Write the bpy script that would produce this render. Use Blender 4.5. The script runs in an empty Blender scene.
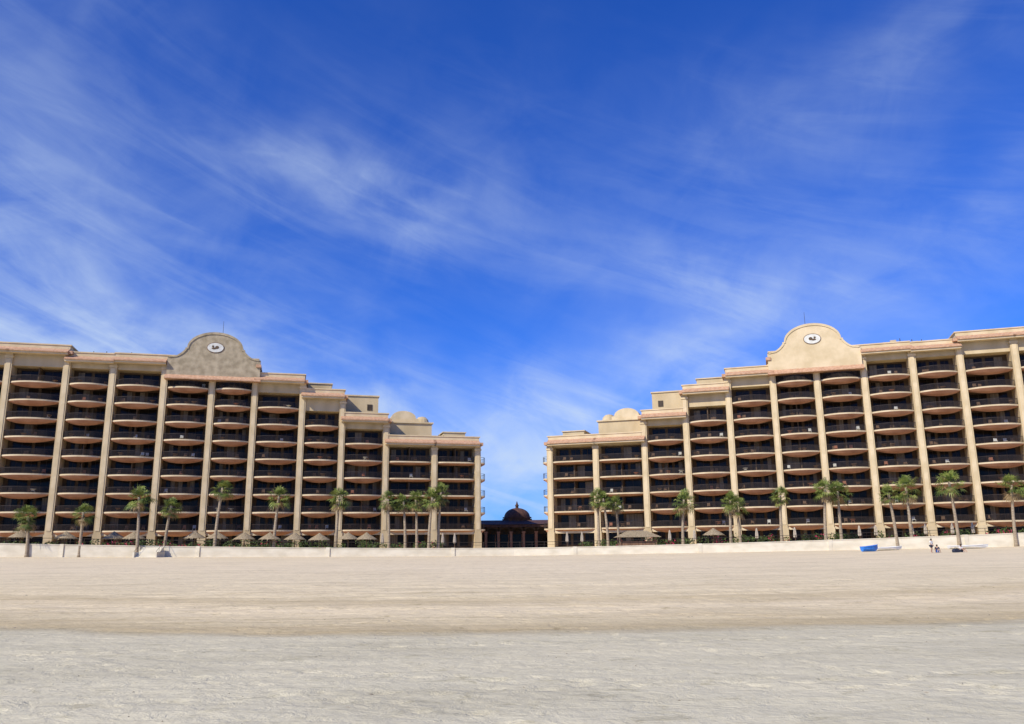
import bpy, bmesh, math, random
from mathutils import Vector, Matrix, noise
random.seed(7)
scene = bpy.context.scene
COL = scene.collection
scene.view_settings.view_transform = 'Standard'
scene.view_settings.look = 'None'
scene.view_settings.exposure = 0

# ------------------------------------------------------------------ materials
def new_mat(name):
    m = bpy.data.materials.new(name); m.use_nodes = True
    nt = m.node_tree
    return m, nt, nt.nodes['Principled BSDF']

def mat_noise(name, c1, c2, scale=1.0, rough=0.85, detail=4, bump=0.0, bscale=20, stretch=(1,1,1), metallic=0.0, lo=0.35, hi=0.65, spec=0.3):
    m, nt, b = new_mat(name)
    N = nt.nodes; L = nt.links
    tc = N.new('ShaderNodeTexCoord'); mp = N.new('ShaderNodeMapping'); mp.inputs['Scale'].default_value = stretch
    L.new(tc.outputs['Object'], mp.inputs[0])
    nz = N.new('ShaderNodeTexNoise'); nz.inputs['Scale'].default_value = scale; nz.inputs['Detail'].default_value = detail
    L.new(mp.outputs[0], nz.inputs['Vector'])
    cr = N.new('ShaderNodeValToRGB')
    cr.color_ramp.elements[0].position = lo; cr.color_ramp.elements[1].position = hi
    cr.color_ramp.elements[0].color = (*c1, 1); cr.color_ramp.elements[1].color = (*c2, 1)
    L.new(nz.outputs[0], cr.inputs[0]); L.new(cr.outputs[0], b.inputs['Base Color'])
    b.inputs['Roughness'].default_value = rough; b.inputs['Metallic'].default_value = metallic
    b.inputs['Specular IOR Level'].default_value = spec
    if bump > 0:
        n2 = N.new('ShaderNodeTexNoise'); n2.inputs['Scale'].default_value = bscale; n2.inputs['Detail'].default_value = 3
        L.new(tc.outputs['Object'], n2.inputs['Vector'])
        bp = N.new('ShaderNodeBump'); bp.inputs['Strength'].default_value = bump; bp.inputs['Distance'].default_value = 0.05
        L.new(n2.outputs[0], bp.inputs['Height']); L.new(bp.outputs[0], b.inputs['Normal'])
    return m

M_stucco = mat_noise('stucco', (.46,.35,.195), (.61,.48,.285), .35, .9, 5, .4, 8, (1,1,.35))
M_stucco2 = mat_noise('stucco_light', (.56,.435,.25), (.68,.54,.335), .5, .9, 5, .3, 8)
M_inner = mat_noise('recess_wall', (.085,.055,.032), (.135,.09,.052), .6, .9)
M_gable = mat_noise('gable_stone', (.30,.24,.15), (.46,.375,.245), .9, .9, 5, .5, 5)
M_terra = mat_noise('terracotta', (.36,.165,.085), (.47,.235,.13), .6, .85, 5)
M_tile = mat_noise('roof_tile', (.42,.23,.13), (.57,.35,.21), 2.5, .85, 4, .6, 6)
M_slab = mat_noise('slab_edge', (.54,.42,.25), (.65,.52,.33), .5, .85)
M_roofdeck = mat_noise('roof_deck', (.4,.33,.25), (.48,.4,.3), .3, .9)
M_iron = mat_noise('iron_rail', (.022,.015,.011), (.045,.03,.022), 2, .6)
M_frame = mat_noise('window_frame', (.04,.028,.017), (.075,.05,.03), 2, .6)
M_glass = mat_noise('dark_glass', (.008,.006,.005), (.02,.017,.013), .4, .15, 2, spec=.12)
M_curtain = mat_noise('curtained_glass', (.11,.09,.065), (.22,.185,.135), 3, .35, 3, stretch=(3,3,.1), spec=.15)
M_white = mat_noise('white_paint', (.68,.67,.62), (.78,.77,.72), 2, .6)
M_plaque = mat_noise('plaque_stone', (.58,.56,.48), (.70,.68,.59), 2, .7)
M_wall = mat_noise('seawall_paint', (.60,.53,.39), (.72,.65,.50), .5, .85, 5, .3, 6, (1,1,2))
M_wood = mat_noise('brown_wood', (.12,.07,.04), (.22,.13,.075), 4, .75, stretch=(1,1,.2))
M_dkroof = mat_noise('dark_dome_tile', (.06,.03,.022), (.12,.06,.04), 2.0, .7, 4, .5, 6)
M_trunk = mat_noise('palm_trunk', (.22,.165,.105), (.40,.32,.22), 3, .95, 4, .8, 6, (1,1,5))
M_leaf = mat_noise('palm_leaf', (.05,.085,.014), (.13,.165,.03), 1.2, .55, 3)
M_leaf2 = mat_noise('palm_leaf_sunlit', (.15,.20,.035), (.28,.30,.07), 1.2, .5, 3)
M_dead = mat_noise('palm_dead_leaf', (.24,.16,.07), (.38,.27,.14), 2, .9, 3)
M_thatch = mat_noise('thatch', (.20,.15,.085), (.40,.31,.19), 6, .95, 4, .9, 14, (1,1,.3))
M_canvas = mat_noise('beige_canvas', (.38,.32,.24), (.5,.43,.33), 6, .95, 4)
M_shrub = mat_noise('shrub_leaf', (.03,.06,.012), (.09,.12,.03), 1.5, .7, 3)
M_flower = mat_noise('bougainvillea', (.35,.03,.05), (.5,.06,.12), 3, .7, 2)
M_blue = mat_noise('blue_paint', (.02,.14,.50), (.04,.22,.65), 2, .4)
M_skin = mat_noise('skin', (.42,.24,.15), (.50,.30,.20), 6, .55)
M_hair = mat_noise('dark_hair', (.02,.012,.008), (.04,.025,.018), 10, .6)
M_darkcloth = mat_noise('dark_cloth', (.02,.025,.04), (.04,.045,.07), 10, .9)
M_redcloth = mat_noise('faded_cloth', (.30,.12,.07), (.4,.17,.10), 4, .9)
M_debris = mat_noise('seaweed_debris', (.12,.095,.065), (.30,.25,.18), 4, .9)

# ------------------------------------------------------------------ mesh builder
class MB:
    def __init__(s): s.v=[]; s.f=[]; s.m=[]
    def box(s,x0,x1,y0,y1,z0,z1,m=0):
        n=len(s.v)
        s.v += [(x0,y0,z0),(x1,y0,z0),(x1,y1,z0),(x0,y1,z0),(x0,y0,z1),(x1,y0,z1),(x1,y1,z1),(x0,y1,z1)]
        s.f += [(n,n+3,n+2,n+1),(n+4,n+5,n+6,n+7),(n,n+1,n+5,n+4),(n+1,n+2,n+6,n+5),(n+2,n+3,n+7,n+6),(n+3,n,n+4,n+7)]
        s.m += [m]*6
    def face(s,pts,m=0):
        n=len(s.v); s.v += [tuple(p) for p in pts]; s.f.append(tuple(range(n,n+len(pts)))); s.m.append(m)
    def strip(s,a,b,m=0):
        n=len(s.v); k=len(a); s.v += [tuple(p) for p in a]+[tuple(p) for p in b]
        for i in range(k-1): s.f.append((n+i,n+i+1,n+k+i+1,n+k+i)); s.m.append(m)
    def prism(s,poly,y0,y1,m=0,cap=True):   # poly in x,z ; extruded in y
        k=len(poly); n=len(s.v)
        s.v += [(p[0],y0,p[1]) for p in poly]+[(p[0],y1,p[1]) for p in poly]
        for i in range(k):
            j=(i+1)%k; s.f.append((n+i,n+j,n+k+j,n+k+i)); s.m.append(m)
        if cap:
            s.f.append(tuple(range(n,n+k))); s.m.append(m)
            s.f.append(tuple(range(n+2*k-1,n+k-1,-1))); s.m.append(m)
    def tube(s,pts,rad,seg=8,m=0,cap=True):
        n=len(s.v); K=len(pts)
        for i,p in enumerate(pts):
            p=Vector(p); a=Vector(pts[max(i-1,0)]); b=Vector(pts[min(i+1,K-1)])
            d=(b-a).normalized(); up=Vector((0,0,1)) if abs(d.z)<.9 else Vector((1,0,0))
            u=d.cross(up).normalized(); w=d.cross(u)
            for q in range(seg):
                t=2*math.pi*q/seg; s.v.append(tuple(p+(u*math.cos(t)+w*math.sin(t))*rad[i]))
        for i in range(K-1):
            for q in range(seg):
                r=(q+1)%seg; s.f.append((n+i*seg+q,n+i*seg+r,n+(i+1)*seg+r,n+(i+1)*seg+q)); s.m.append(m)
        if cap:
            s.f.append(tuple(n+q for q in range(seg))); s.m.append(m)
            s.f.append(tuple(n+(K-1)*seg+q for q in range(seg))); s.m.append(m)
    def lathe(s,prof,cx,cy,seg=24,m=0):
        n=len(s.v)
        for r,z in prof:
            for q in range(seg):
                t=2*math.pi*q/seg; s.v.append((cx+r*math.cos(t),cy+r*math.sin(t),z))
        for i in range(len(prof)-1):
            for q in range(seg):
                r=(q+1)%seg; s.f.append((n+i*seg+q,n+i*seg+r,n+(i+1)*seg+r,n+(i+1)*seg+q)); s.m.append(m)
    def obj(s,name,mats,parent=None,mirror=1,recalc=True,smooth=False,loc=None,rotz=0):
        me=bpy.data.meshes.new(name)
        me.from_pydata([(mirror*a,b,c) for a,b,c in s.v],[],s.f)
        for mm in mats: me.materials.append(mm)
        me.polygons.foreach_set('material_index', s.m)
        if smooth: me.polygons.foreach_set('use_smooth',[True]*len(s.f))
        if recalc:
            bm=bmesh.new(); bm.from_mesh(me); bmesh.ops.recalc_face_normals(bm,faces=bm.faces); bm.to_mesh(me); bm.free()
        me.update()
        o=bpy.data.objects.new(name,me); COL.objects.link(o)
        if parent: o.parent=parent
        if loc is not None: o.location=loc
        o.rotation_euler=(0,0,rotz)
        return o

def empty(name,loc=(0,0,0),rotz=0):
    e=bpy.data.objects.new(name,None); e.empty_display_size=1; COL.objects.link(e)
    e.location=loc; e.rotation_euler=(0,0,rotz); return e

# ------------------------------------------------------------------ terrain
def yw(x): return 140-12*min(abs(x)/90,1.25)**1.2
def zb(x): return .7+.7*min(abs(x)/80,1.2)**1.5
def wall_top(x): return 2.0+1.5*min(abs(x)/80,1.3)**1.6
def terr(x): return 1.75+.9*min(abs(x)/85,1.2)**1.6
def sstep(a,b,t):
    t=max(0,min(1,(t-a)/(b-a))); return t*t*(3-2*t)
def bound(x): return 18.3+2.2*(min(abs(x),26)/12.5)**2 + .25*math.sin(x*.35)+.12*math.sin(x*1.1+1)
# real footprint trails: (x, y, heading)
FP=[]
_r=random.Random(21)
for (x0,y0,dx,dy,n) in ((-9,9.5,.62,.10,34),(7,8.2,-.30,.55,26),(-3,12.5,.55,-.12,26),(-12,15,.66,.06,40),(4,14,.5,.42,40),(-6,19,.60,.35,44),(10,20,-.64,.22,40),(-14,24,.68,.12,44),(0,9,-.5,.35,18)):
    L_=math.hypot(dx,dy); a=math.atan2(dy,dx)
    for i in range(n):
        s=(-1)**i*.13
        FP.append((x0+dx*i-math.sin(a)*s+_r.uniform(-.05,.05), y0+dy*i+math.cos(a)*s+_r.uniform(-.05,.05), a+_r.uniform(-.15,.15)))
grid={}
for f in FP: grid.setdefault((int(f[0]//1),int(f[1]//1)),[]).append(f)
def foot_z(x,y):
    z=0
    gx,gy=int(x//1),int(y//1)
    for i in (-1,0,1):
        for j in (-1,0,1):
            for (fx,fy,a) in grid.get((gx+i,gy+j),()):
                u=(x-fx)*math.cos(a)+(y-fy)*math.sin(a); v=-(x-fx)*math.sin(a)+(y-fy)*math.cos(a)
                r=(u/.17)**2+(v/.085)**2
                if r<7: z+= -.035*math.exp(-r)+.014*math.exp(-(r-2.4)**2)
    return z
def ground_z(x,y,fine=False):
    w=yw(x)
    if y<w:
        b=bound(x)
        z=zb(x)*max(0,min(1,(y-b)/(w-b)))**1.15 if y>b else 0
        z+= .035*sstep(b-.15,b+.5,y)
        if y<b-.3 or abs(x)<45:
            near=1-sstep(20,32,y)
            z+= near*.022*noise.noise(Vector((x*.8,y*1.3,0)))
            z+= near*.012*noise.noise(Vector((x*3.3,y*4.2,3)))
            if fine: z+=foot_z(x,y)
        if y>b:
            z+=.045*noise.noise(Vector((x*.25,y*.6,5)))*sstep(b,b+5,y)
            z+=.03*noise.noise(Vector((x*1.1,y*1.5,9)))*sstep(b,b+5,y)
            for c0,ph in ((5.2,0),(6.9,0),(11.5,2),(13.3,2),(20,4)):
                d=(y-b)-c0-.5*math.sin(x*.05+ph)
                z-=.05*math.exp(-(d/.25)**2)
        return z
    return terr(x)

xs=[-3000,-1200,-500,-260,-180,-140]+[-120+4*i for i in range(23)]+[-30+.7*i for i in range(20)]+[-16+.09*i for i in range(357)]
xs=xs+[17+.7*i for i in range(20)]+[34+4*i for i in range(22)]+[140,180,260,500,1200,3000]
xs=sorted(set(round(a,3) for a in xs))
rows=[('a',y) for y in (-400,-80,-20,-5,0,2,4,5)]+[('a',5.5+.07*i) for i in range(243)]+[('a',22.55+.2*i) for i in range(98)]
rows+=[('f',f) for f in [.03*i for i in range(0,33)]]+[('w',-.3),('w',-.02)]+[('w',.02),('w',5),('w',15),('w',60),('w',300),('w',1500),('w',6000)]
vs=[];fs=[];att=[]
for kind,val in rows:
    for x in xs:
        w=yw(x)
        y = val if kind=='a' else (42.5+(w-43.0)*val if kind=='f' else w+val)
        z = terr(x) if (kind=='w' and val>0) else ground_z(x,y,True)
        vs.append((x,y,z)); att.append(max(-20,min(140,y-bound(x))))
nc=len(xs)
for r in range(len(rows)-1):
    for c in range(nc-1):
        fs.append((r*nc+c,r*nc+c+1,(r+1)*nc+c+1,(r+1)*nc+c))
me=bpy.data.meshes.new('beach_sand_ground'); me.from_pydata(vs,[],fs)
me.polygons.foreach_set('use_smooth',[True]*len(fs))
a=me.attributes.new('shore','FLOAT','POINT'); a.data.foreach_set('value',att)
ground=bpy.data.objects.new('beach_sand_ground',me); COL.objects.link(ground)

def sand_mat():
    m,nt,b=new_mat('beach_sand'); N=nt.nodes; L=nt.links
    geo=N.new('ShaderNodeNewGeometry'); at=N.new('ShaderNodeAttribute'); at.attribute_name='shore'
    def nz(scale,st,detail=6,rough=.6,dist=0):
        mp=N.new('ShaderNodeMapping'); mp.inputs['Scale'].default_value=st; L.new(geo.outputs['Position'],mp.inputs[0])
        t=N.new('ShaderNodeTexNoise'); t.inputs['Scale'].default_value=scale; t.inputs['Detail'].default_value=detail; t.inputs['Roughness'].default_value=rough
        t.inputs['Distortion'].default_value=dist
        L.new(mp.outputs[0],t.inputs['Vector']); return t.outputs[0]
    def mth(op,a,b=None,clamp=False):
        n=N.new('ShaderNodeMath'); n.operation=op; n.use_clamp=clamp
        for i,v in enumerate((a,b)):
            if v is None: continue
            if isinstance(v,(int,float)): n.inputs[i].default_value=v
            else: L.new(v,n.inputs[i])
        return n.outputs[0]
    def ramp(src,els):
        r=N.new('ShaderNodeValToRGB'); e=r.color_ramp.elements
        e[0].position=els[0][0]; e[0].color=(*els[0][1],1); e[1].position=els[-1][0]; e[1].color=(*els[-1][1],1)
        for p,c in els[1:-1]:
            k=e.new(p); k.color=(*c,1)
        L.new(src,r.inputs[0]); return r.outputs[0]
    def mix(f,a,b2,typ='MIX'):
        x=N.new('ShaderNodeMix'); x.data_type='RGBA'; x.blend_type=typ
        if isinstance(f,(int,float)): x.inputs[0].default_value=f
        else: L.new(f,x.inputs[0])
        for i,v in ((6,a),(7,b2)):
            if isinstance(v,tuple): x.inputs[i].default_value=(*v,1)
            else: L.new(v,x.inputs[i])
        return x.outputs[2]
    edge=mth('ADD',at.outputs['Fac'],mth('MULTIPLY',mth('SUBTRACT',nz(1.0,(.25,1,1),4),.5),1.6))
    t=mth('DIVIDE',mth('ADD',edge,10),60,True)
    base=ramp(t,[(0.0,(.60,.535,.365)),(.150,(.585,.515,.345)),(.163,(.47,.395,.25)),(.172,(.50,.395,.225)),(.20,(.63,.51,.305)),(.27,(.73,.595,.375)),(.33,(.62,.495,.29)),(.38,(.71,.58,.36)),(.55,(.73,.60,.38)),(1.0,(.76,.625,.41))])
    drym=mth('DIVIDE',mth('ADD',edge,.5),1.5,True)
    big=nz(.45,(.4,1.2,1),4,.6,.5)
    v1=ramp(big,[(.3,(.84,.835,.82)),(.5,(1,1,1)),(.7,(1.07,1.06,1.05))])
    c=mix(.8,base,v1,'MULTIPLY')
    streak=nz(.9,(.07,2.6,1),4,.65,.2)
    c=mix(mth('ADD',mth('MULTIPLY',drym,.55),.12),c,ramp(streak,[(.36,(.78,.755,.72)),(.5,(1,1,1)),(.75,(1.05,1.05,1.04))]),'MULTIPLY')
    fine=nz(6,(1,1.3,1),5,.72)
    c=mix(.6,c,ramp(fine,[(.34,(.74,.73,.70)),(.48,(1,1,1)),(.68,(1.06,1.06,1.06))]),'MULTIPLY')
    bl=nz(1.5,(.7,1.1,1),5,.75,.8)
    c=mix(.8,c,ramp(bl,[(.32,(.66,.64,.58)),(.40,(.93,.93,.91)),(.46,(1,1,1)),(.9,(1,1,1))]),'MULTIPLY')
    L.new(c,b.inputs['Base Color'])
    b.inputs['Roughness'].default_value=.9; b.inputs['Specular IOR Level'].default_value=.08
    h=mth('ADD',mth('MULTIPLY',nz(2.2,(1,1.4,1),5,.7,.5),.10),mth('MULTIPLY',nz(16,(1,1,1),2,.6),.012))
    v2=N.new('ShaderNodeTexVoronoi'); v2.inputs['Scale'].default_value=1.1; L.new(geo.outputs['Position'],v2.inputs['Vector'])
    dry=mth('MULTIPLY',mth('DIVIDE',mth('SUBTRACT',edge,2),20,True),.13)
    h=mth('ADD',h,mth('MULTIPLY',mth('MINIMUM',v2.outputs['Distance'],.45),dry))
    bp=N.new('ShaderNodeBump'); bp.inputs['Strength'].default_value=.65; bp.inputs['Distance'].default_value=1.0
    L.new(h,bp.inputs['Height']); L.new(bp.outputs[0],b.inputs['Normal'])
    return m
me.materials.append(sand_mat())

# debris on the sand
mb=MB()
for i in range(340):
    if random.random()<.55: y=random.uniform(7,22)
    else: y=random.uniform(18,60)
    x=random.uniform(-.75,.75)*y
    z=ground_z(x,y); s=random.uniform(.005,.018)*(1 if y<20 else 1.6)
    a0=random.uniform(0,3.14); l=random.uniform(1,3)*s
    dx,dy=math.cos(a0)*l,math.sin(a0)*l; px,py=-math.sin(a0)*s,math.cos(a0)*s*.7
    top=(x,y,z+s*.6); q=[(x-dx,y-dy,z-.004),(x+px,y+py,z-.004),(x+dx,y+dy,z-.004),(x-px,y-py,z-.004)]
    for k in range(4): mb.face([q[k],q[(k+1)%4],top])
mb.obj('beach_debris',[M_debris])

# ------------------------------------------------------------------ hotels
FH=3.25
NB=11
ROOF=[21.3,21.3,25.5,29.9,32.6,35.2,35.2,35.2,35.0,36.2,36.203]
NFL=[6,6,7,8,9,10,10,10,10,10,10]
def hotel(loc,rot,mir,T,seed,gable_mat):
    rnd=random.Random(seed)
    e=empty('hotel_building',loc,rot)
    walls=MB(); piers=MB(); slabs=MB(); rails=MB(); wins=MB(); roof=MB(); furn=MB()
    hp=.58
    for j in range(NB):
        x0=T[j]; x1=T[j+1]; R=ROOF[j]; nf=NFL[j]
        walls.box(x0,x1,2.95,20,-3,R-.35,0)
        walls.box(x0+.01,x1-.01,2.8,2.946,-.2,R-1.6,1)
        xa=x0+hp; xb=x1-hp; c=(x0+x1)/2; hw=(xb-xa)/2
        gab = j in (5,6)
        walls.box(xa+.003,xb-.003,.15,2.79,nf*FH-.33,R-.352,0)
        straight = j<2
        for f in range(nf):
            z=f*FH
            top=z+2.62
            nwin=3 if rnd.random()<.5 else 2
            ww=(xb-xa-1.0)/nwin
            for k in range(nwin):
                wa=xa+.5+k*ww+.22; wb=wa+ww-.44
                wins.box(wa,wb,2.70,2.798,z+.05,top,0)
                nn=2
                for q in range(nn):
                    pa=wa+.07+(wb-wa-.07)*q/nn; pb=wa+(wb-wa-.07)*(q+1)/nn
                    mi=2 if rnd.random()<.14 else 1
                    wins.box(pa,pb,2.66+.02*q,2.705,z+.13,top-.08,mi)
            if f==0:
                slabs.box(xa+.003,xb-.003,-.05,.25,FH-.95,FH-.32,0)
            if f>0:
                n=14
                bul = .75 if straight else 1.5
                fa=[];fb=[];bb=[];bk=[];tk=[];bc=[]
                for i in range(n+1):
                    u=-1+2*i/n; xx=c+u*hw*.998
                    g=max(0,1-abs(u)**(2.3 if not straight else 6))
                    yf=-.05-bul*g
                    fa.append((xx,yf,z)); fb.append((xx,yf,z-.26))
                    dep=(.12+.70*g) if not straight else .18+.2*g
                    bc.append((xx,yf+.12+.38*g,z-.26-dep*.60))
                    bb.append((xx,yf+.22+1.05*g,z-.26-dep))
                    bk.append((xx,2.79,z-.30)); tk.append((xx,2.79,z))
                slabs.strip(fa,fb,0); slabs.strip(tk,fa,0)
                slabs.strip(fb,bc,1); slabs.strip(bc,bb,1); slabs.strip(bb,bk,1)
                rz=1.02
                tr0=[(p[0],p[1]+.06,z+rz) for p in fa]
                for i in range(n):
                    A=tr0[i];B=tr0[i+1]
                    for (za,zc,th) in ((rz-.03,rz+.04,.05),(.08,.12,.03)):
                        q=[(A[0],A[1],z+za),(B[0],B[1],z+za),(B[0],B[1]+th,z+za),(A[0],A[1]+th,z+za)]
                        t=[(p[0],p[1],z+zc) for p in q]
                        rails.face(q);rails.face(t)
                        rails.face([q[0],q[1],t[1],t[0]]); rails.face([q[2],q[3],t[3],t[2]])
                    nbar=4
                    for k in range(nbar):
                        s=(k+.5)/nbar; bx=A[0]+(B[0]-A[0])*s; by=A[1]+(B[1]-A[1])*s
                        rails.box(bx-.022,bx+.022,by+.005,by+.045,z+.01,z+rz-.03)
                for k in range(rnd.choice((1,2,2,3,3))):
                    fx=rnd.uniform(xa+.8,xb-.8); fy=rnd.uniform(.2,1.8); mt=rnd.choice((0,1,1,1,1,2))
                    s=.27
                    furn.box(fx-s,fx+s,fy-s,fy+s,z+.40,z+.46,mt)
                    for ax in (-1,1):
                        for ay in (-1,1):
                            furn.box(fx+ax*s-.03*(ax>0),fx+ax*s+.03*(ax<0)+.001,fy+ay*s-.03*(ay>0),fy+ay*s+.03*(ay<0)+.001,z+.005,z+.398,mt)
                    if rnd.random()<.7: furn.box(fx-s,fx+s,fy+s-.05,fy+s-.002,z+.462,z+.95,mt)
                    else: furn.lathe([(.02,z+.465),(.5,z+.70),(.5,z+.74),(.02,z+.74)],fx,fy,10,mt)
            if rnd.random()<.35 and f>0:
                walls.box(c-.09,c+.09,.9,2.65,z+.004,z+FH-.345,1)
        # roof parapet, tile eave
        roof.box(x0+.004,x1-.004,-.32,.14,R-1.05,R-.1,0)
        roof.box(x0,x1,-.45,.30,R-.1,R+.10,1)
        roof.box(x0+.01,x1-.01,.30,19.8,R-.349,R-.2,3)
        if not gab:
            prof=[(-1.75,R-1.62),(-1.75,R-1.42),(-.322,R-.72),(-.322,R-1.62)]
            for A,B in zip(prof,prof[1:]+prof[:1]):
                roof.face([(x0-.25,A[0],A[1]),(x1+.25,A[0],A[1]),(x1+.25,B[0],B[1]),(x0-.25,B[0],B[1])],2)
            for xx in (x0-.25,x1+.25): roof.face([(xx,p[0],p[1]) for p in prof],2)
            roof.box(x0-.2,x1+.2,-1.5,-.325,R-1.95,R-1.623,1)
        if j==0 or ROOF[j-1]<R-1:
            roof.box(x0-.9,x0-.002,-1.2,19,R-1.75,R-1.2,2)
            roof.box(x0-.45,x0-.002,-.45,19,R-.1,R+.1,1)
            roof.box(x0-.25,x0-.003,-.30,18.9,R-1.19,R-.101,0)
    # piers
    for k in range(NB+1):
        x=T[k]
        R=max(ROOF[min(k,NB-1)],ROOF[max(k-1,0)])
        if k==0: R=ROOF[0]
        piers.box(x-hp,x+hp,-.35,2.94,-3,R-1.64,0)
        piers.box(x-hp-.12,x+hp+.12,-.50,.3,-.5,2.6,0)
        piers.box(x-hp-.10,x+hp+.10,-.47,.2,R-2.7,R-2.35,1)
        piers.box(x-.34,x+.34,-.43,-.352,3.2,R-2.9,1)
    # inner end wrap-around balconies
    X0=T[0]
    for f in range(1,NFL[0]):
        z=f*FH
        out=[]
        for i in range(11):
            a=math.pi*i/10
            out.append((X0-.62-1.25*math.sin(a)**.7,2.6-2.9*math.cos(a),z))
        slabs.strip(out,[(p[0],p[1],z-.26) for p in out],0)
        slabs.strip([(p[0],p[1],z-.26) for p in out],[(X0-.62,p[1],z-.9) for p in out],1)
        slabs.strip(out,[(X0-.61,p[1],z) for p in out],0)
        for i in range(11):
            p=out[i]
            rails.box(p[0]+.02,p[0]+.06,p[1]-.02,p[1]+.02,z,z+1.0)
        rails.tube([(p[0]+.04,p[1],z+1.02) for p in out],[.035]*11,5)
    walls.box(X0-.615,X0-.002,2.96,19.9,-3,ROOF[0]-.5,0)
    # gable
    gc=T[6]-.2; b0=31.0
    W=(T[7]-T[5])/2+.2
    half=[(W,b0),(W,34.7),(W-.4,34.8)]
    for i in range(1,9):
        t=i/8; half.append((W-.4-(W-.4-5.3)*t, 34.8+1.5*(t**2.2)))
    half+= [(5.3,36.6),(5.0,36.6)]
    for i in range(1,13):
        t=math.pi/2*i/12; half.append((5.0*math.cos(t),36.6+3.2*math.sin(t)))
    prof=[(gc+x,z) for x,z in half]+[(gc-x,z) for x,z in reversed(half[:-1])]
    gab=MB(); gab.prism(prof,-.95,.1,0)
    top=[p for p in prof if p[1]>b0+.1]
    cx,cz=gc,34.0
    inn=[(cx+(p[0]-cx)*.95,cz+(p[1]-cz)*.945) for p in top]
    gab.strip([(p[0]*1.0,-1.08,p[1]+.1) for p in top],[(p[0],-1.08,p[1]) for p in inn],1)
    gab.strip([(p[0],-1.08,p[1]) for p in inn],[(p[0],-.94,p[1]) for p in inn],1)
    gab.strip([(p[0],-1.08,p[1]+.1) for p in top],[(p[0],.25,p[1]+.1) for p in top],1)
    def oval(rx,rz,y0,y1,m,dx=0,dz=0):
        gab.prism([(gc+dx+rx*math.cos(2*math.pi*i/28),36.9+dz+rz*math.sin(2*math.pi*i/28)) for i in range(28)],y0,y1,m)
    oval(1.56,1.02,-1.03,-.9,5); oval(1.44,.90,-1.08,-.9,2)
    oval(.34,.30,-1.11,-.9,6,-.28,.05); oval(.42,.18,-1.12,-.9,6,.25,-.16); oval(.2,.18,-1.12,-.9,6,.45,.22)
    for A,B in (((-2.0,b0-.25),(-.96,b0+.5)),((-2.0,b0-.45),(-2.0,b0-.25)),((-2.0,b0-.45),(.1,b0-.45)),((-.96,b0+.5),(.1,b0-.45))):
        gab.face([(gc-W-.2,*A),(gc+W+.2,*A),(gc+W+.2,*B),(gc-W-.2,*B)],4)
    for xx in (gc-W-.2,gc+W+.2): gab.face([(xx,-2.0,b0-.45),(xx,-2.0,b0-.25),(xx,-.96,b0+.5),(xx,.1,b0-.45)],4)
    # rooftop volumes
    R0=ROOF[0]; rt=MB()
    a0,a1=T[1],T[2]-.5
    rt.box(a0,a1,3.5,15,R0-.2,R0+3.0,0); rt.box(a0-.3,a1+.3,3.2,15.3,R0+3.0,R0+3.25,1)
    m0=(a0+a1)/2+1.2
    pr=[(m0+3.0,R0+3.25),(m0+3.0,R0+3.9)]+[(m0+2.5*math.cos(math.pi*i/14),R0+4.0+1.5*math.sin(math.pi*i/14)) for i in range(15)]+[(m0-3.0,R0+3.9),(m0-3.0,R0+3.25)]
    rt.prism(pr,3.6,7.0,1)
    rt.lathe([(1.5,R0+3.2),(1.5,R0+4.0),(1.3,R0+4.6),(.8,R0+5.1),(.05,R0+5.3)],a0+1.2,9,14,0)
    rt.box(T[0]+1.5,T[0]+6,5,12,R0-.2,R0+1.5,0); rt.box(T[0]+1.3,T[0]+6.2,4.8,12.2,R0+1.5,R0+1.7,1)
    R2=ROOF[2]; s0=T[2]+1.2; s1=T[3]-.8
    rt.box(s0,s1,5,15,R2-.2,R2+4.2,0); rt.box(s0-.2,s1+.2,4.8,15.2,R2+4.2,R2+4.45,1)
    rt.box(s0+1.2,s0+2.2,4.9,5.0,R2+1.4,R2+2.6,3)
    rt.box(T[3]+2,T[4]-1,6,14,ROOF[3]-.2,ROOF[3]+2.2,0); rt.box(T[3]+1.8,T[4]-.8,5.8,14.2,ROOF[3]+2.2,ROOF[3]+2.4,1)
    rt.tube([(gc-.8,3,ROOF[5]),(gc-.8,3,ROOF[5]+8)],[.07,.03],6,3)
    for q in range(9):
        vx=rnd.uniform(T[7],T[10]); vy=rnd.uniform(2,10); hh=rnd.uniform(.6,1.5)
        rt.box(vx-.5,vx+.5,vy-.4,vy+.4,ROOF[8]-.25,ROOF[8]+hh,0)
        rt.tube([(vx+1.2,vy,ROOF[8]-.25),(vx+1.2,vy,ROOF[8]+hh+.3)],[.07,.07],6,3)
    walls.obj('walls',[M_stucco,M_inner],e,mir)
    piers.obj('piers',[M_stucco,M_stucco2],e,mir)
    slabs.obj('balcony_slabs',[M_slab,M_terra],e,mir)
    rails.obj('balcony_railings',[M_iron],e,mir,recalc=False)
    wins.obj('windows',[M_frame,M_glass,M_curtain],e,mir)
    roof.obj('roof_parapet_and_tiles',[M_stucco2,M_stucco2,M_tile,M_roofdeck],e,mir)
    furn.obj('balcony_furniture',[M_plaque,M_wood,M_redcloth],e,mir)
    gab.obj('curved_gable',[gable_mat,M_gable if gable_mat is M_gable else M_stucco2,M_plaque,M_frame,M_tile,M_wood,M_inner],e,mir)
    rt.obj('rooftop_pavilions',[M_stucco,M_stucco2,M_tile,M_frame],e,mir)
    return e
hotel((-5.8,165,2.4),math.radians(14.83),-1,[1.3,10.0,19.5,28.0,35.6,44.4,52.1,60.5,69.3,77.0,86.4,95],3,M_gable)
hotel((7.0,165,2.4),math.radians(-17.3),1,[.4,9.7,19.3,27.4,35.6,43.8,51.6,59.7,67.9,75.6,84.2,92.6],11,M_stucco2)

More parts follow.
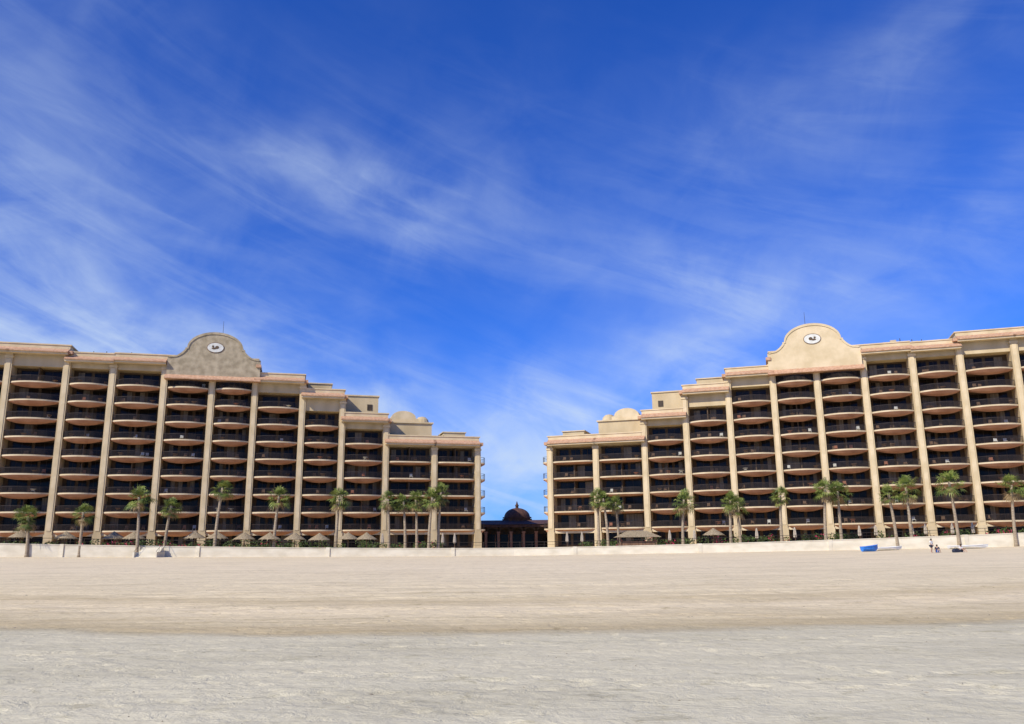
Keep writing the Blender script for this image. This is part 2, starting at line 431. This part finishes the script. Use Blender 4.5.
# ------------------------------------------------------------------ lobby building between
e=empty('lobby_building',(0.8,188,1.7))
b=MB()
b.box(-16,16,4,16,0,5.2,0); b.box(-16.4,16.4,-.6,16.4,4.9,5.5,1)
for i in range(12):
    x=-15.4+i*2.8
    b.box(x-.28,x+.28,-.2,.4,0,3.7,2); b.box(x-.4,x+.4,-.3,.5,3.7,3.95,2)
    pts=[(x+.28,4.88),(x+.28,3.96)]+[(x+1.4-1.12*math.cos(math.pi*k/8),3.96-.0+.75*math.sin(math.pi*k/8)) for k in range(9)]+[(x+2.52,3.96),(x+2.52,4.88)]
    if i<11:
        b.prism(pts,-.1,.3,0)
b.box(-15,15,3.8,3.99,.1,3.4,3)
for i in range(10): b.box(-14+3*i-.1,-14+3*i+.1,3.7,3.79,.1,3.4,2)
b.face([(-16.6,-.8,5.51),(16.6,-.8,5.51),(11,5,6.6),(-11,5,6.6)],1); b.face([(-16.6,-.8,5.51),(-11,5,6.6),(-11,11,6.6),(-16.6,16.6,5.51)],1)
b.face([(16.6,-.8,5.51),(11,5,6.6),(11,11,6.6),(16.6,16.6,5.51)],1); b.face([(-11,5,6.6),(11,5,6.6),(11,11,6.6),(-11,11,6.6)],1)
b.face([(-16.6,16.6,5.51),(16.6,16.6,5.51),(11,11,6.6),(-11,11,6.6)],1)
b.obj('walls_and_roof',[M_inner,M_dkroof,M_terra,M_glass],e)
d=MB()
d.lathe([(3.1,5.9),(3.1,7.1),(3.35,7.1),(3.35,7.35),(3.0,7.35)]+[(3.0*math.cos(math.pi/2*k/8),7.35+2.1*math.sin(math.pi/2*k/8)) for k in range(1,8)]+[(.35,9.4),(.35,9.9),(.5,9.95),(.25,10.3),(.05,11.0)],0,7,24,0)
for k in range(12):
    a=2*math.pi*k/12; d.box(3.14*math.cos(a)-.3,3.14*math.cos(a)+.3,7+3.14*math.sin(a)-.1,7+3.14*math.sin(a)+.1,6.2,6.95,1)
d.obj('dome',[M_dkroof,M_inner],e)

# ------------------------------------------------------------------ sea wall
w=MB(); X=[-118+2*i for i in range(119)]
def row(off,zf): return [(x,yw(x)+off,zf(x)) for x in X]
w.strip(row(-.2,lambda x:zb(x)-.6),row(-.2,lambda x:wall_top(x)-.12),0)
w.strip(row(-.2,lambda x:wall_top(x)-.12),row(-.27,lambda x:wall_top(x)-.12),0)
w.strip(row(-.27,lambda x:wall_top(x)-.12),row(-.27,lambda x:wall_top(x)),0)
w.strip(row(-.27,wall_top),row(.3,wall_top),0)
w.strip(row(.3,wall_top),row(.3,lambda x:zb(x)-.6),0)
for i in range(12):
    x=-110+20*i; y=yw(x); w.box(x-.3,x+.3,y-.31,y+.4,zb(x)-.5,wall_top(x)+.05,0)
w.obj('seawall',[M_wall],recalc=True)
r=MB()
for i in range(0,236):
    x=-117+i; y=yw(x); z=wall_top(x)
    if i%2==0: r.box(x-.03,x+.03,y,y+.06,z,z+.9)
r.tube([(x,yw(x)+.03,wall_top(x)+.9) for x in X],[.035]*len(X),5)
r.tube([(x,yw(x)+.03,wall_top(x)+.45) for x in X],[.02]*len(X),4)
r.obj('terrace_railing',[M_iron],recalc=False)

def stairs(x):
    y=yw(x); zt=wall_top(x)-.2; zbb=zb(x)-.1
    e=empty('beach_stairway',(x,y-.45,0))
    s=MB(); n=9
    for i in range(n):
        z1=zbb+(zt-zbb)*(i+1)/n
        s.box(-1.6,1.6,-2.9+.32*i,0,zbb-.3 if i==0 else zbb+(zt-zbb)*i/n+.001,z1,0)
    for sx in (-1.85,1.603): s.box(sx,sx+.25,-3.1,0,zbb-.3,zt*.55+zbb*.45,0)
    s.obj('steps',[M_wall],e)
    h=MB()
    for sx in (-1.7,1.7):
        h.tube([(sx,-3,zbb+1),(sx,0,zt+.95)],[.03,.03],6)
        for k in range(4):
            t=k/3; h.box(sx-.02,sx+.02,-3+3*t-.02,-3+3*t+.02,zbb+(zt-zbb)*t-.1,zbb+1+(zt+.95-zbb-1)*t)
    h.obj('handrails',[M_iron],e)
stairs(-56.5)

# ------------------------------------------------------------------ palms
def palm(x,y,h,seed,spread=1.0):
    rn=random.Random(seed); z0=terr(x) if y>yw(x) else ground_z(x,y)
    e=empty('palm_tree',(x,y,z0))
    t=MB(); lean=(rn.uniform(-.5,.5),rn.uniform(-.4,.4)); pts=[];rad=[]
    th=h-1.5
    for i in range(13):
        s=i/12; pts.append((lean[0]*s*s*1.3,lean[1]*s*s,-.2+(th+.2)*s))
        rad.append((.30-.12*s**.6)*(1.25 if i==0 else 1)*(1+.05*(i%2)))
    t.tube(pts,rad,9,0)
    t.obj('trunk',[M_trunk],e,smooth=True)
    c=Vector(pts[-1]); L=MB()
    for k in range(46):
        az=rn.uniform(0,2*math.pi)
        u=k/45
        el=math.radians(85-150*u**.9+rn.uniform(-12,12))
        dead = u>.84
        pl=rn.uniform(.7,1.45)*spread*(.75 if dead else 1)
        d=Vector((math.cos(az)*math.cos(el),math.sin(az)*math.cos(el),math.sin(el)))
        base=c+Vector((0,0,-.1-.45*u)); tip=base+d*pl+Vector((0,0,-.12*pl))
        side=Vector((-math.sin(az),math.cos(az),0))
        L.face([base-side*.03,base+side*.03,tip+side*.02,tip-side*.02],2 if dead else 0)
        up=side.cross(d).normalized(); R=rn.uniform(.75,1.25)*spread
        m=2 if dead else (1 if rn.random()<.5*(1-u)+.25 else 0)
        nb=13
        tw=rn.uniform(-.5,.5)
        for q in range(nb):
            a=math.radians(-105+210*q/(nb-1))+rn.uniform(-.05,.05)
            sd=(side*math.cos(tw)+up*math.sin(tw))
            dd=(d*math.cos(a)+sd*math.sin(a)).normalized()
            nrm=d.cross(sd).normalized()
            wv=nrm.cross(dd).normalized()*.05*R
            l=R*(1-.25*abs(a)/2)*rn.uniform(.8,1.15)
            mid=tip+dd*l*.6+nrm*.03; end=tip+dd*l+Vector((0,0,-.25*l*rn.uniform(.5,1.7)))
            L.face([tip,mid-wv,end,mid+wv],m)
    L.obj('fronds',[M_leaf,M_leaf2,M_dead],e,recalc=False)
palms=[(-74.8,130,7.6),(-67.5,131.5,8.4),(-58.8,132,10.8),(-57,138,8.6),(-47.8,135,11.4),(-39.2,138,10.3),(-29.8,141.5,10.2),(-21.6,146,10.2),(-18.9,147,9.8),(-17,148,10.2),(-14.7,146,10.4),(-13.2,147.5,11.4),
 (14.9,148,10.3),(16.4,147,10),(18.5,149,9.4),(28.8,144,9.4),(36.2,141,9),(37.9,141.5,8.2),(43.9,138.5,9.6),(50.2,136,10.2),(52.9,136.5,9.8),(60,132.5,10.3),(62.6,133,10),(68.9,131,11.6),(76.8,129.5,10.8)]
for i,(x,y,h) in enumerate(palms): palm(x,y,h,100+i,random.Random(i).uniform(.85,1.2))

# ------------------------------------------------------------------ shrubs (one hedge mass)
hd=MB(); rn=random.Random(5)
for side in (-1,1):
    for k in range(80):
        t=rn.uniform(3,92)
        x=side*(8+.93*t*.95); y=(165-.26*t)-rn.uniform(3.5,8)
        if y<yw(x)+1: continue
        R=rn.uniform(.5,1.3); H=rn.uniform(.8,2.3); z=terr(x)
        fl=rn.random()<.3
        for q in range(90):
            a=rn.uniform(0,6.28); r=R*rn.random()**.4; hh=H*rn.random()**.8*(1-.3*r/R)
            p=Vector((x+r*math.cos(a)*1.3,y+r*math.sin(a),z+hh)); s=.16
            d1=Vector((rn.gauss(0,1),rn.gauss(0,1),rn.gauss(0,1))).normalized()*s; d2=Vector((rn.gauss(0,1),rn.gauss(0,1),rn.gauss(0,1))).normalized()*s
            hd.face([p-d1,p+d2,p+d1,p-d2],1 if fl and rn.random()<.3 else 0)
hd.obj('terrace_shrubs',[M_shrub,M_flower],recalc=False)

# ------------------------------------------------------------------ thatched umbrellas
def umbrella(x,y,h,R):
    rn=random.Random(int(x*13)); e=empty('thatched_umbrella',(x,y,terr(x)))
    p=MB(); p.tube([(0,0,-.1),(0,0,h)],[.09,.06],8); p.obj('pole',[M_wood],e)
    c=MB(); seg=28
    rings=[(.05,h+.15),(R*.35,h-.25),(R*.7,h-.62),(R,h-1.0)]
    c.lathe(rings,0,0,seg)
    for q in range(120):
        a=rn.uniform(0,6.28); r0=R*rn.uniform(.3,1); z0=h+.16-1.16*(r0/R)
        l=.35; c.face([(r0*math.cos(a-.05),r0*math.sin(a-.05),z0),(r0*math.cos(a+.05),r0*math.sin(a+.05),z0),((r0+l)*math.cos(a),(r0+l)*math.sin(a),z0-.3)])
    c.obj('canopy',[M_thatch],e,recalc=False)
def closed_umbrella(x,y):
    e=empty('closed_patio_umbrella',(x,y,terr(x)))
    p=MB(); p.tube([(0,0,-.1),(0,0,2.8)],[.04,.03],8); p.tube([(0,0,0),(0,0,.12)],[.3,.25],12); p.obj('pole',[M_wood],e)
    c=MB(); n=16; prof=[(.05,2.75),(.12,2.5),(.2,1.9),(.24,1.3),(.2,1.1)]
    k0=len(c.v)
    for r_,z in prof:
        for q in range(n):
            a=2*math.pi*q/n; rr=r_*(1.2 if q%2 else .7); c.v.append((rr*math.cos(a),rr*math.sin(a),z))
    for i in range(len(prof)-1):
        for q in range(n):
            r2=(q+1)%n; c.f.append((k0+i*n+q,k0+i*n+r2,k0+(i+1)*n+r2,k0+(i+1)*n+q)); c.m.append(0)
    c.obj('folded_canopy',[M_canvas],e)
for x in (-78,-71,-64,-61,-52,-48.5,-44,-40,-36,-32,-27.5,-24.5,33): umbrella(x,yw(x)+2.2+random.Random(x).uniform(0,1.5),2.75+random.Random(x).uniform(-.15,.15),1.8)
for x in (-22,-12,-10,9,11.5,26,30,40,46,56,58.5,64,66,70,73): closed_umbrella(x,yw(x)+3.5)
e=empty('thatched_beach_bar',(21.0,yw(21)+6,terr(21)))
b=MB()
for sx in (-3,3):
    for sy in (-1.5,1.5): b.tube([(sx,sy,-.1),(sx,sy,2.0)],[.12,.1],8)
b.box(-2.8,2.8,-1.4,-1.0,0,1.05,0)
b.obj('posts_and_counter',[M_wood],e)
b=MB(); q=[(-3.8,-2.3,1.7),(3.8,-2.3,1.7),(3.8,2.3,1.7),(-3.8,2.3,1.7)]; t=[(-1.6,0,2.8),(1.6,0,2.8)]
b.face([q[0],q[1],t[1],t[0]]);b.face([q[1],q[2],t[1]]);b.face([q[2],q[3],t[0],t[1]]);b.face([q[3],q[0],t[0]])
b.obj('thatch_roof',[M_thatch],e)

# ------------------------------------------------------------------ boats
def boat(x,y,L,W,H,mat,rot,name='beached_boat'):
    z=ground_z(x,y); e=empty(name,(x,y,z),rot)
    b=MB(); n=14; secs=[]
    for i in range(n+1):
        t=i/n; wd=W/2*(math.sin(math.pi*min(1,t*.62+.28))**.8)*(1 if t<.97 else .35)
        if t>.6: wd*=1-((t-.6)/.4)**2*.92
        sh=H*(.85+.35*t*t); ke=.02+ (H*.5*max(0,(t-.75)/.25)**2)
        xx=-L/2+L*t
        secs.append([(xx,-wd,sh),(xx,-wd*.85,sh*.45+ke*.5),(xx,-wd*.4,ke+.03),(xx,0,ke),(xx,wd*.4,ke+.03),(xx,wd*.85,sh*.45+ke*.5),(xx,wd,sh)])
    for a,c in zip(secs,secs[1:]): b.strip(a,c,0)
    b.face(secs[0],0)
    for a,c in zip(secs,secs[1:]):
        b.face([(a[0][0],a[0][1]*.8,a[0][2]*.6),(a[6][0],a[6][1]*.8,a[6][2]*.6),(c[6][0],c[6][1]*.8,c[6][2]*.6),(c[0][0],c[0][1]*.8,c[0][2]*.6)],1)
    b.obj('hull',[mat,M_white],e,recalc=False)
    g=MB()
    for k in (0,6): g.tube([s[k] for s in secs],[.05]*len(secs),6)
    for t in (4,8):
        s=secs[t]; g.box(s[0][0]-.14,s[0][0]+.14,s[0][1]+.02,s[6][1]-.02,s[0][2]-.1,s[0][2]-.05)
    g.obj('gunwale_and_seats',[mat],e)
boat(50.4,120,2.5,1.2,.8,M_blue,.2)
boat(55.3,125,4.0,1.4,.5,M_white,.1)
boat(66.5,124,5.4,1.5,.5,M_white,-.15)

# ------------------------------------------------------------------ people
def skinned(name,verts,edges,rad,mat,parent,sub=2,root=0):
    me=bpy.data.meshes.new(name); me.from_pydata(verts,edges,[]); me.materials.append(mat)
    o=bpy.data.objects.new(name,me); COL.objects.link(o); o.parent=parent
    md=o.modifiers.new('skin','SKIN'); md.use_smooth_shade=True
    for i,r in enumerate(rad):
        sv=me.skin_vertices[0].data[i]; rr=r if isinstance(r,tuple) else (r,r); sv.radius=rr; sv.use_root=(i==root)
    s=o.modifiers.new('sub','SUBSURF'); s.levels=sub; s.render_levels=sub
    return o
def person(loc,rot,J,shirt,shorts,hat=None):
    e=empty('person',loc,rot)
    names=['pelvis','waist','chest','neck','headlow','headtop','shl','ell','wrl','shr','elr','wrr','hil','knl','anl','tol','hir','knr','anr','tor']
    R=dict(pelvis=(.16,.12),waist=(.135,.10),chest=(.16,.11),neck=.06,headlow=.085,headtop=.085,shl=.065,ell=.045,wrl=.03,shr=.065,elr=.045,wrr=.03,hil=.095,knl=.06,anl=.042,tol=.035,hir=.095,knr=.06,anr=.042,tor=.035)
    E=[('pelvis','waist'),('waist','chest'),('chest','neck'),('neck','headlow'),('headlow','headtop'),('chest','shl'),('shl','ell'),('ell','wrl'),('chest','shr'),('shr','elr'),('elr','wrr'),('pelvis','hil'),('hil','knl'),('knl','anl'),('anl','tol'),('pelvis','hir'),('hir','knr'),('knr','anr'),('anr','tor')]
    ix={n:i for i,n in enumerate(names)}
    skinned('body',[J[n] for n in names],[(ix[a],ix[b]) for a,b in E],[R[n] for n in names],M_skin,e)
    def cloth(nm,ns,ed,sc,mat,ends={}):
        vv=[Vector(J[n]) if n in J else ends[n] for n in ns]
        rr=[]
        for n in ns:
            r=R.get(n,R.get({'sl':'ell','sr':'elr','tl':'knl','tr':'knr'}.get(n,''),.06))
            rr.append(tuple(q*sc+.012 for q in r) if isinstance(r,tuple) else r*sc+.014)
        k={n:i for i,n in enumerate(ns)}
        skinned(nm,vv,[(k[a],k[b]) for a,b in ed],rr,mat,e)
    V=Vector
    cloth('shirt',['waist','chest','shl','sl','shr','sr','pelvis'],[('pelvis','waist'),('waist','chest'),('chest','shl'),('shl','sl'),('chest','shr'),('shr','sr')],1.06,shirt,{'sl':V(J['shl']).lerp(V(J['ell']),.7),'sr':V(J['shr']).lerp(V(J['elr']),.7)})
    cloth('shorts',['pelvis','hil','tl','hir','tr'],[('pelvis','hil'),('hil','tl'),('pelvis','hir'),('hir','tr')],1.08,shorts,{'tl':V(J['hil']).lerp(V(J['knl']),.8),'tr':V(J['hir']).lerp(V(J['knr']),.8)})
    for s,(wr,el) in enumerate((('wrl','ell'),('wrr','elr'))):
        w0=V(J[wr]); d=(w0-V(J[el])).normalized(); sd=d.cross(V((0,1,.2))).normalized()
        vv=[w0,w0+d*.08];ee=[(0,1)];rr=[.028,.036]
        for q in range(4):
            o=(q-1.5)*.02; ln=(.06,.078,.072,.055)[q]
            b0=w0+d*.085+sd*o; vv+=[b0,b0+d*ln*.5,b0+d*ln+V((0,0,-.01))]; i=len(vv)-3; ee+=[(1,i),(i,i+1),(i+1,i+2)]; rr+=[.010,.009,.008]
        t0=w0+d*.03+sd*-.03; vv+=[t0,t0+d*.03-sd*.03]; i=len(vv)-2; ee+=[(0,i),(i,i+1)]; rr+=[.012,.010]
        skinned('hand',vv,ee,rr,M_skin,e,1)
    hl=V(J['headlow']); ht=V(J['headtop']); hc=(hl+ht)/2; up=(ht-hl).normalized()
    h=MB()
    h.lathe([(.02,.15),(.07,.135),(.10,.09),(.112,.03),(.105,-.04),(.09,-.07)],0,.025,16,0)
    ho=h.obj('hair',[M_hair if hat is None else hat],e,smooth=True); ho.location=hc; ho.rotation_euler=up.to_track_quat('Z','Y').to_euler()
    f=MB(); f.prism([(-.012,-.03),(.012,-.03),(0,.02)],-.115,-.08,0)
    for sx in(-.035,.035): f.lathe([(.001,.018),(.010,.012),(.010,.004),(.001,0)],sx,-.086,8,1)
    f.box(-.025,.025,-.091,-.08,-.055,-.048,2)
    for sx in(-.1,.085): f.box(sx,sx+.015,-.01,.025,-.025,.025,0)
    fo=f.obj('face',[M_skin,M_hair,M_redcloth],e); fo.location=hc; fo.rotation_euler=ho.rotation_euler
standing=dict(pelvis=(0,0,.92),waist=(0,-.02,1.08),chest=(0,-.06,1.32),neck=(0,-.07,1.46),headlow=(0,-.09,1.54),headtop=(0,-.10,1.64),
 shl=(-.19,-.05,1.38),ell=(-.26,-.08,1.12),wrl=(-.22,-.28,.98),shr=(.19,-.05,1.38),elr=(.27,-.02,1.12),wrr=(.26,-.14,.89),
 hil=(-.09,0,.86),knl=(-.11,-.06,.48),anl=(-.12,.02,.09),tol=(-.14,-.14,.035),hir=(.09,0,.86),knr=(.13,.02,.48),anr=(.16,.14,.09),tor=(.18,-.02,.035))
sitting=dict(pelvis=(0,0,.16),waist=(0,.05,.32),chest=(0,.05,.56),neck=(0,.02,.70),headlow=(0,-.01,.78),headtop=(0,-.02,.88),
 shl=(-.19,.05,.62),ell=(-.28,.02,.36),wrl=(-.20,-.22,.42),shr=(.19,.05,.62),elr=(.28,.14,.34),wrr=(.32,.26,.10),
 hil=(-.09,-.03,.14),knl=(-.15,-.42,.46),anl=(-.13,-.66,.08),tol=(-.13,-.80,.04),hir=(.09,-.03,.14),knr=(.16,-.44,.42),anr=(.14,-.70,.08),tor=(.15,-.84,.04))
for (x,y,rot,J,sh,so) in ((52.2,106,.5,standing,M_white,M_darkcloth),(53.2,106.6,-.6,sitting,M_darkcloth,M_blue),(55.9,106,.2,sitting,M_white,M_darkcloth)):
    person((x,y,ground_z(x,y)),rot,J,sh,so)
e=empty('beach_bag',(55.0,105.6,ground_z(55.0,105.6)),.4)
b=MB(); b.prism([(-.4,0),(.4,0),(.46,.18),(.4,.38),(.15,.45),(-.2,.44),(-.42,.34),(-.46,.15)],-.2,.2,0); b.tube([(-.2,0,.42),(-.12,0,.62),(.12,0,.62),(.2,0,.42)],[.02]*4,6,0)
b.obj('bag_body',[M_darkcloth],e)

# ------------------------------------------------------------------ light and sky
to_sun=Vector((-.54,-.56,.63)).normalized()
sd=bpy.data.lights.new('sun','SUN'); sd.energy=5.0; sd.angle=math.radians(.5); sd.color=(1,.95,.83)
so=bpy.data.objects.new('sun',sd); COL.objects.link(so); so.rotation_euler=to_sun.to_track_quat('Z','Y').to_euler()
el=math.asin(to_sun.z); az=math.atan2(to_sun.x,to_sun.y)
wd=bpy.data.worlds.new('World'); scene.world=wd; wd.use_nodes=True
nt=wd.node_tree; N=nt.nodes; L=nt.links; bg=N['Background']; bg.inputs[1].default_value=.1
sky=N.new('ShaderNodeTexSky'); sky.sky_type='NISHITA'; sky.sun_disc=False; sky.sun_elevation=el; sky.sun_rotation=az%(2*math.pi)
sky.air_density=1.0; sky.dust_density=.3; sky.ozone_density=3.0
tc=N.new('ShaderNodeTexCoord'); sp=N.new('ShaderNodeSeparateXYZ'); L.new(tc.outputs['Generated'],sp.inputs[0])
def mth(op,a,b=None,c=None,clamp=False):
    n=N.new('ShaderNodeMath'); n.operation=op; n.use_clamp=clamp
    for i,v in enumerate((a,b,c)):
        if v is None: continue
        if isinstance(v,(int,float)): n.inputs[i].default_value=v
        else: L.new(v,n.inputs[i])
    return n.outputs[0]
AZ=mth('MULTIPLY',mth('ARCTAN2',sp.outputs[0],sp.outputs[1]),57.2958)
EL=mth('MULTIPLY',mth('ARCSINE',sp.outputs[2]),57.2958)
def nz(sx,sy,rot,scale,detail,rough,dist,off=0):
    cb=N.new('ShaderNodeCombineXYZ'); r=math.radians(rot)
    p=mth('ADD',mth('MULTIPLY',AZ,math.cos(r)*sx),mth('MULTIPLY',EL,math.sin(r)*sx)); q=mth('ADD',mth('MULTIPLY',AZ,-math.sin(r)*sy),mth('MULTIPLY',EL,math.cos(r)*sy))
    L.new(p,cb.inputs[0]); L.new(q,cb.inputs[1]); cb.inputs[2].default_value=off
    t=N.new('ShaderNodeTexNoise'); t.inputs['Scale'].default_value=scale; t.inputs['Detail'].default_value=detail; t.inputs['Roughness'].default_value=rough; t.inputs['Distortion'].default_value=dist
    L.new(cb.outputs[0],t.inputs['Vector']); return t.outputs[0]
def sm(v,a,b):
    n=N.new('ShaderNodeMapRange'); n.interpolation_type='SMOOTHSTEP'; n.inputs[1].default_value=a; n.inputs[2].default_value=b; L.new(v,n.inputs[0]); return n.outputs[0]
n1=sm(nz(.07,.19,-14,1,7,.56,.7,1.3),.34,.70)
n2=sm(nz(.13,.17,20,1,6,.58,.6,7.7),.30,.72)
n3=sm(nz(.06,.42,-20,1,6,.6,.8,4.4),.42,.72)
tex=mth('ADD',mth('ADD',mth('MULTIPLY',n1,.45),mth('MULTIPLY',n2,.42)),mth('MULTIPLY',n3,.32))
warpA=mth('ADD',AZ,mth('MULTIPLY',mth('SUBTRACT',nz(.1,.1,0,1,3,.5,0,3),.5),14))
warpE=mth('ADD',EL,mth('MULTIPLY',mth('SUBTRACT',nz(.1,.1,0,1,3,.5,0,9),.5),9))
lobes=[(-27,13,18,6,-14,.66),(-12,9,13,4,-14,.50),(-9,22.5,11,3,-4,.30),(-13,24.5,6,2.6,10,.24),(15,15.5,9,4.5,-20,.42),(12.5,12,4,2,0,.3),(5,10,6,3,10,.45),(0,5,18,5,0,.55),
 (-32,25,16,9,-20,.26),(30,18,13,5,8,.34),(26,29,12,4.5,20,.24),(3,26,16,7,-10,.12),(-24,5,20,5,0,.45),(28,5,18,5,0,.42)]
dens=None
for a0,e0,sa,se,rt,am in lobes:
    r=math.radians(rt); da=mth('SUBTRACT',warpA,a0); de=mth('SUBTRACT',warpE,e0)
    p=mth('DIVIDE',mth('ADD',mth('MULTIPLY',da,math.cos(r)),mth('MULTIPLY',de,math.sin(r))),sa)
    q=mth('DIVIDE',mth('ADD',mth('MULTIPLY',da,-math.sin(r)),mth('MULTIPLY',de,math.cos(r))),se)
    g=mth('MULTIPLY',mth('EXPONENT',mth('MULTIPLY',mth('ADD',mth('MULTIPLY',p,p),mth('MULTIPLY',q,q)),-1)),am)
    dens=g if dens is None else mth('ADD',dens,g)
dens=mth('MULTIPLY',dens,mth('ADD',tex,.14),clamp=True)
hs=N.new('ShaderNodeMix'); hs.data_type='RGBA'; hs.blend_type='MULTIPLY'; hs.inputs[0].default_value=1; hs.inputs[7].default_value=(.19,.61,1.66,1)
L.new(sky.outputs[0],hs.inputs[6])
mx=N.new('ShaderNodeMix'); mx.data_type='RGBA'; L.new(dens,mx.inputs[0]); L.new(hs.outputs[2],mx.inputs[6]); mx.inputs[7].default_value=(6.0,7.3,9.2,1)
L.new(mx.outputs[2],bg.inputs[0])

# ------------------------------------------------------------------ camera
cd=bpy.data.cameras.new('camera'); cam=bpy.data.objects.new('camera',cd); COL.objects.link(cam)
cd.sensor_width=36; cd.lens=826/1024*36; cd.clip_end=9000; cd.clip_start=.1
cam.location=(0,0,1.7)
th=math.radians(12.8)
cam.rotation_euler=(Matrix.Rotation(math.pi/2+th,4,'X') @ Matrix.Rotation(math.radians(-.6),4,'Z')).to_euler()
scene.camera=cam
